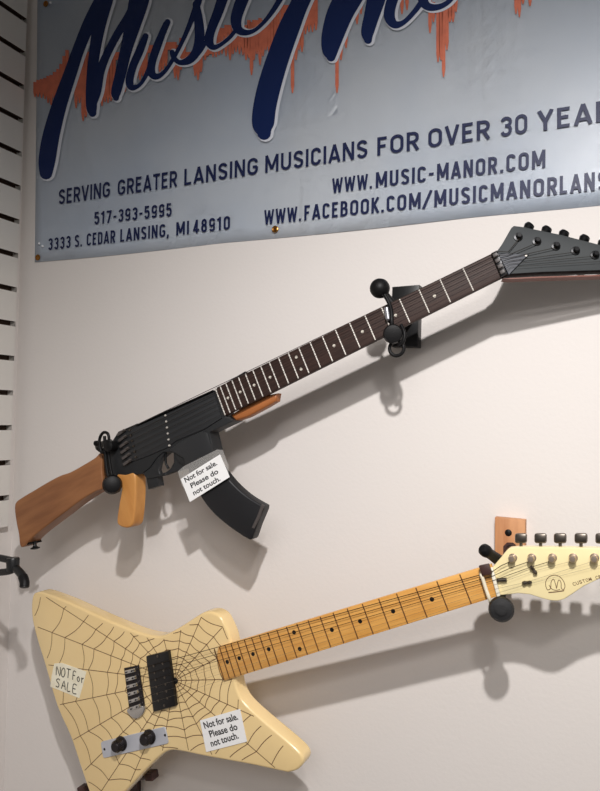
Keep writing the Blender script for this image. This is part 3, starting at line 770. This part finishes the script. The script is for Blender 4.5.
for (px, py), dd in (((534,569.5),(.0015,-.0055)),((527.6,582),(.0055,-.0012))):
    c = fc.loc(px, py, HH); d = Vector((dd[0], dd[1], 0))
    bm = tube([c-d+Vector((0,0,.003)), c-d*.6+Vector((0,0,.0042)), c+Vector((0,0,.003)), c+d*.6+Vector((0,0,.0042)), c+d+Vector((0,0,.003))], [.0018,.0028,.0018,.0028,.0016], 10)
    bm = lathe(c, (0,0,1), [(0,.0016),(.003,.0016)], 10, bm)
    cpart('string_tree', bm, 'tarn', hs)
c = fc.loc(502.5,579.4,HH)
bm = tube([c+Vector((-.006,.0015,.0035)), c+Vector((.006,-.001,.0035))], .0026, 12); bm = lathe(c, (0,0,1), [(0,.0018),(.003,.0018)], 10, bm)
cpart('string_retainer', bm, 'tarn', hs)
# logo: globe outline with two peaks, strap line, curved small script
bm = bmesh.new(); LH = HH+.0003
def ls(pts, w=.0008, n=4):
    q = smooth([(a, b, 0) for a, b in pts], n, False); strip(bm, [fc.loc(a.x, a.y, HH).xy for a in q], w, lambda v: v, LH)
ls([(547.5,590),(545.8,586),(546,581),(549,576.8),(554,575),(559.5,576.5),(563.5,581),(565,586),(563.8,589.8)])
ls([(547.5,590),(550.5,588.5),(551.2,582),(553.5,579),(555.5,584),(556.5,588.5)])
ls([(556.5,588.5),(558.6,580),(561,582.5),(561.4,588.2),(563.8,589.8)])
ls([(549,585),(552,589),(556,590.2),(560,589.4)])
ls([(548.5,592.4),(556,591.8),(564,590.6)], .0013)
cpart('emblem_print', bm, 'webm', hs, sm=False)
bm = bmesh.new()
wd = 'CUSTOM CRAFTED'; n = len(wd)
for i, ch in enumerate(wd):
    if ch == ' ': continue
    t = i/(n-1)
    def cp_(t): x = 573.5+t*42; return (x, 586-(x-573.5)*.34+((x-573.5)/42)**2*4)
    a = cp_(t); b = cp_(t+.06)
    A, B = fc.loc(a[0], a[1], LH), fc.loc(b[0], b[1], LH); d = (B-A).normalized()
    text(bm, ch, A, B, Vector((-d.y,d.x,0))*.0040, .01)
cpart('headstock_lettering', bm, 'webm', hs, sm=False)
# strings
a, b = fc.loc(491.6,569.5), fc.loc(498.4,594.2)
for i in range(6):
    nv = a+(b-a)*((i+.4)/5.8)+Vector((.001,0,.0038))
    sv = sdl[i]+Vector((.004,0,.0034))
    tree = fc.loc(*((512,566.5),(520,566),(527,568),(534,570.5),(527,581.5),(529,583.5))[i], HH)+Vector((0,0,.0035))
    tree = nv+(cps[i]-nv)*.45+Vector((0,0,.002)) if i < 2 else tree
    pts = [sv, nv, tree, cps[i]+Vector((.0,-.0028,.005))]
    cpart('string', tube(pts, .00052-.00007*i if i < 3 else .00016, 6), 'string' if i < 3 else 'steel')
notice(fc, 'paper_notice', 'small white not-for-sale card on the cream guitar body', [(200,720.4),(240,708.9),(247,741.5),(206.3,752)],
  [('Not for sale.',(205,728.6),(238.6,719.2),6.2),('Please do',(210.6,737.2),(238.2,729.2),6.2),('not touch.',(211.8,746.6),(239.2,738),6.2)], BH+.0012)

# ================================================================== hangers
def disc_tip(c, r, axis, L):
    return lathe(c, axis, [(-L,r*.55),(-L*.95,r*.8),(-L*.6,r),(0,r),(L*.35,r*.9),(L*.55,r*.6),(L*.6,0)], 24)
# black neck hanger behind the rifle-shaped guitar's neck
hz = W(405,316,0)
h1 = thing('neck_hanger', 'black wall hanger with strap and ring holding the dark fretboard', 'wall hanger', loc=hz)
def hp_(name, bm, m, parent, sm=True): return obj(name, bm, m, parent, world=True, sm=sm)
c4 = [W(392,286.8,.022), W(419,284.6,.022), W(417.6,347,.022), W(391,346.6,.022)]
hp_('wall_plate', prism([(p.x,p.z) for p in c4], .0005, .022, .0015, 2, fn=wallfn), 'hook', h1)
ft = fr.depth(fr.loc(395,318))                     # depth of the board face there
print('board face depth at hanger', ft)
cY = W(403,316,.05)
hub = Vector((W(397,316,ft-.045).x, -(ft-.052), W(397,316,ft-.045).z))
hp_('arm', tube(smooth([Vector((hub.x+.004,-.020,hub.z)), Vector((hub.x+.003,-.05,hub.z)), hub], 5, False), .006), 'blackm', h1)
bt = W(379.8,288.4,ft+.006); lb = W(393,334,ft+.008)
t0 = Vector((bt.x, -(ft-.045), bt.z)); t1 = Vector((lb.x, -(ft-.045), lb.z))
t0 = W(385,294,ft-.045); t1 = W(399,338,ft-.045)
hp_('yoke', tube(smooth([bt+Vector((0,.004,0)), t0+Vector((0,-.01,0)), t0, hub+Vector((0,.0,.008)), hub, hub+Vector((0,0,-.008)), t1, t1+Vector((0,-.012,0)), lb+Vector((0,.004,0))], 5, False), .0055), 'rubber', h1)
hp_('rubber_tip', ball(bt, .0148, (0,1,0)), 'rubber', h1)
hp_('rubber_tip', lathe(lb, W(393,334,0)-CAM, [(-.012,.008),(-.011,.0125),(-.002,.0145),(.010,.0145),(.014,.010),(.014,0)]), 'rubber', h1)
sp_ = [W(384.5,294.5,ft+.013), W(389,303,ft+.011), W(391.4,312,ft+.009), W(391.8,322,ft+.010), W(392.5,331,ft+.018)]
hp_('retaining_strap', tube(smooth(sp_, 5, False), .0030), 'rubber', h1)
sp_ = [W(386.4,307,ft+.0055), W(387.4,313,ft+.0055), W(388.4,320.5,ft+.0055)]
hp_('silver_sleeve', tube(smooth(sp_, 4, False), [.0022,.0042,.0042,.0042,.0042,.0042,.0042,.0042,.0022][:9], 12), 'silver', h1)
rc_ = W(396.7,348.4,ft+.006); e1, e2 = AX.copy()*0+Vector((1,0,0)), Vector((0,0,1))
hp_('strap_ring', tube([rc_+e1*.0108*math.cos(a*math.pi/10)+e2*.0108*math.sin(a*math.pi/10) for a in range(20)], .0027, 10, closed=True), 'rubber', h1)
sp_ = [W(401,325,ft+.004), W(404.5,333,ft+.008), W(403.5,341,ft+.009), W(399,346,ft+.008)]
hp_('strap_loop', tube(smooth(sp_, 4, False), .0026), 'rubber', h1)

# black hanger around the rifle guitar's stock
fs = fr.depth(fr.loc(108,462))
h2 = thing('stock_hanger', 'black hanger with loop and strap gripping the wooden stock behind the grip', 'wall hanger', loc=W(112,462,0))
pc = W(125,452,.02)
hp_('wall_plate', prism([(pc.x-.022,pc.z-.03),(pc.x+.022,pc.z-.03),(pc.x+.022,pc.z+.03),(pc.x-.022,pc.z+.03)], .0005, .02, .0015, 2, fn=wallfn), 'hook', h2)
hb = Vector((pc.x, -(fs-.058), pc.z))
hp_('arm', tube([Vector((pc.x,-.018,pc.z)), hb], .006), 'blackm', h2)
tU = W(107,443,fs+.008); tL = W(112.3,484.5,fs+.011)
hp_('yoke', tube(smooth([tU, W(109,442,fs-.03), Vector((hb.x-.015,hb.y,hb.z+.012)), hb, Vector((hb.x-.012,hb.y,hb.z-.02)), W(117,488,fs-.04), W(113,487,fs-.01), tL], 5, False), .0055), 'rubber', h2)
hp_('rubber_tip', lathe(tL, W(112,487,0)-CAM, [(-.012,.009),(-.010,.014),(0,.0168),(.009,.0160),(.0095,.010),(.012,.009),(.0122,0)]), 'rubber', h2)
hp_('rubber_tip', lathe(W(110,446,fs+.012), (0,1,0), [(-.008,.006),(-.006,.0095),(.010,.0095),(.014,.006)]), 'rubber', h2)
hp_('strap_knob', lathe(W(100,443,fs+.006), W(94,443.5,fs+.006)-W(100,443,fs+.006), [(0,.0032),(.006,.0032),(.0062,.0046),(.0105,.0046),(.0115,.003),(.0115,0)], 14), 'rubber', h2)
rp = [(100,448),(99.5,440),(101.5,434.5),(104.5,432.3),(108,434),(109,440),(108,446),(104,452),(101.5,452)]
hp_('strap_loop', tube(smooth([W(a,b,fs+.006) for a, b in rp], 4, True), .0026, 10, closed=True), 'rubber', h2)
rp = [(104.5,436),(105.3,450),(106.2,464),(108,475),(110.5,484)]
hp_('retaining_strap', tube(smooth([W(a,b,fs+.009) for a, b in rp], 4, False), .0028), 'rubber', h2)
rp = [(107,440),(108.6,455),(110.5,468),(113.2,480)]
hp_('retaining_strap', tube(smooth([W(a,b,fs+.007) for a, b in rp], 4, False), .0024), 'rubber', h2)

# wooden-plate hanger behind the cream headstock
fh = fc.depth(fc.loc(500,582))
print('cream nut depth', fh)
h3 = thing('wood_plate_hanger', 'plywood-backed hanger with black arms holding the cream headstock', 'wall hanger', loc=W(510,545,0))
c4 = [W(494.8,517.6,.018), W(525.2,520.4,.018), W(525,577,.018), W(494.8,574,.018)]
hp_('plywood_plate', prism([(p.x,p.z) for p in c4], .0005, .018, .0012, 2, fn=wallfn), 'ply', h3)
hp_('screw', lathe(W(508.3,532.8,.018), (0,-1,0), [(0,.0052),(.0012,.0046),(.002,.002),(.002,0)]), 'blackm', h3)
fp = [W(503.5,546,.0185), W(507,542.5,.0185), W(513,542.6,.0185), W(516,545,.0185), W(516,566,.0185), W(503.5,566,.0185)]
hp_('flange', prism([(p.x,p.z) for p in fp], .018, .0205, fn=wallfn), 'brown', h3)
hc = W(510,562,fh-.05)
hp_('arm', tube([Vector((hc.x-.01,-.018,hc.z+.005)), hc], .0055), 'blackm', h3)
u1 = W(500,560,fh-.03); u2 = W(485,550.4,fh+.010)
hp_('yoke', tube(smooth([u2, W(486,552,fh-.005), u1, hc, W(503,590,fh-.045), W(501,606,fh-.03), W(501,609,fh)], 5, False), .0055), 'blackm', h3)
ax = W(500,561,fh-.02)-u2
hp_('rubber_tip', lathe(u2, ax, [(-.008,0),(-.007,.0048),(-.003,.0082),(.003,.0086),(.009,.0070),(.018,.0070),(.034,.0078),(.036,.006)], 20), 'rubber', h3)
lt = W(501.3,609.2,fh+.004); ax = (CAM-lt)
hp_('rubber_tip', lathe(lt, ax, [(-.03,.008),(-.010,.0105),(-.006,.0155),(.004,.0165),(.010,.014),(.0105,.0085),(.012,.0085),(.0125,.004),(.012,0)], 28), 'rubber', h3)
bp = [(481.5,575.5),(483.5,581),(486,589),(489.6,599.4)]
hp_('retaining_band', tube(smooth([W(480.6,571,fh-.006), W(481.3,574.5,fh+.004)]+[W(a,b,fh+.0068) for a, b in bp]+[W(491,604,fh-.004)], 4, False), .0024, 8), 'zip', h3)
bm = bmesh.new(); q0 = W(485.6,569.5,fh+.008); dd_ = (W(487.5,575,fh+.008)-W(484,565,fh+.008))
box(bm, q0, dd_*.5, Vector((.0065,0,.002)), Vector((0,.003,0)), .001)
hp_('band_buckle', bm, 'brown', h3)

# yoke hook at the far left
D4 = .205
h4 = thing('wall_mount_hook', 'empty black yoke hook reaching in at the left edge below the slatwall', 'wall hook', loc=(XC,-D4,W(0,565,D4).z))
pb = W(13.5,562.5,D4)
hp_('wall_plate', boxm(XC+.0003, XC+.012, -D4-.03, -D4+.03, pb.z-.035, pb.z+.035), 'hook', h4)
A_ = W(12,560,D4)
hp_('rod', tube(smooth([Vector((XC+.008,-D4,pb.z+.012)), W(-14,556,D4), W(0,558,D4), W(12,560.5,D4)], 4, False), .0060), 'hook', h4)
hp_('rod', tube(smooth([Vector((XC+.008,-D4,pb.z-.012)), W(-14,573,D4), W(0,572.4,D4), W(10,571,D4), W(15,568,D4)], 4, False), .0060), 'hook', h4)
hp_('clamp_block', lathe(W(13,563.5,D4), W(13,550,D4)-W(13,563.5,D4), [(-.0125,.007),(-.012,.0105),(.007,.0112),(.010,.0100),(.0105,.004)], 18), 'hook', h4)
ap = [W(13,566,D4), W(18.5,571,D4+.003), W(22.8,576.5,D4+.007), W(24.6,582,D4+.010), W(24.4,587.6,D4+.013)]
hp_('curved_arm', tube(smooth(ap, 5, False), .0070), 'hook', h4)
hp_('rubber_tip', tube(smooth(ap[2:], 5, False), [.0080]*9+[.0080,.0064], 14), 'rubber', h4)

# body rest under the cream guitar
h5 = thing('wall_mount_rest', 'dark brown rest pegs peeking out beneath the lower wing of the cream guitar', 'wall hanger', loc=W(112,776,0))
q1, q2 = W(100,786,.0), W(150,774,.0)
bm = boxm(min(q1.x,q2.x)+.02, q2.x-.02, -.012, -.0005, q1.z-.012, q2.z+.012)
hp_('wall_plate', bm, 'brown', h5)
for (px, py) in ((151.5,775),(84.5,789)):
    dpt = .062
    e = W(px, py, dpt); bse = Vector((min(max(e.x, q1.x+.028), q2.x-.028), -.010, min(max(e.z, q1.z), q2.z)))
    hp_('peg', tube(smooth([bse, Vector((bse.x,-.035,bse.z)), e], 5, False), .0055), 'brown', h5)
    bm = bmesh.new(); box(bm, e, (.0085,0,.002), (0,.010,0), (-.002,0,.0065), .002)
    hp_('peg_pad', bm, 'brown', h5)

# ------------------------------------------------------------------ light
def spot(name, loc, target, power, size, ang, blend, col):
    l = bpy.data.lights.new(name, 'SPOT'); l.energy = power; l.shadow_soft_size = size; l.spot_size = math.radians(ang); l.spot_blend = blend; l.color = col
    o = bpy.data.objects.new(name, l); COL.objects.link(o); o.location = loc
    o.rotation_euler = (Vector(target)-Vector(loc)).to_track_quat('-Z', 'Y').to_euler(); return o
spot('track_spot', (.05, -1.15, CAMZ+.74), (-.16, 0, CAMZ-1.15), 102, .02, 132, 1., (1,.974,.96))
spot('track_spot', (.22, -1.35, CAMZ+.64), (-.1, 0, CAMZ-.9), 20, .05, 105, 1., (1,.965,.94))
spot('fill_spot', (.3, -2.6, CAMZ+1.15), (-.25, 0, CAMZ-.7), 118, .6, 62, 1., (1,.97,.955))  # soft fill added to lift the shadows, not a known fixture
w = bpy.data.worlds.new('world'); scn.world = w; w.use_nodes = True
w.node_tree.nodes['Background'].inputs[0].default_value = (.95,.93,.92,1)
w.node_tree.nodes['Background'].inputs[1].default_value = .34
vs = scn.view_settings
vs.view_transform = 'Standard'; vs.look = 'None'; vs.gamma = 1; vs.use_curve_mapping = False; vs.exposure = -0.39
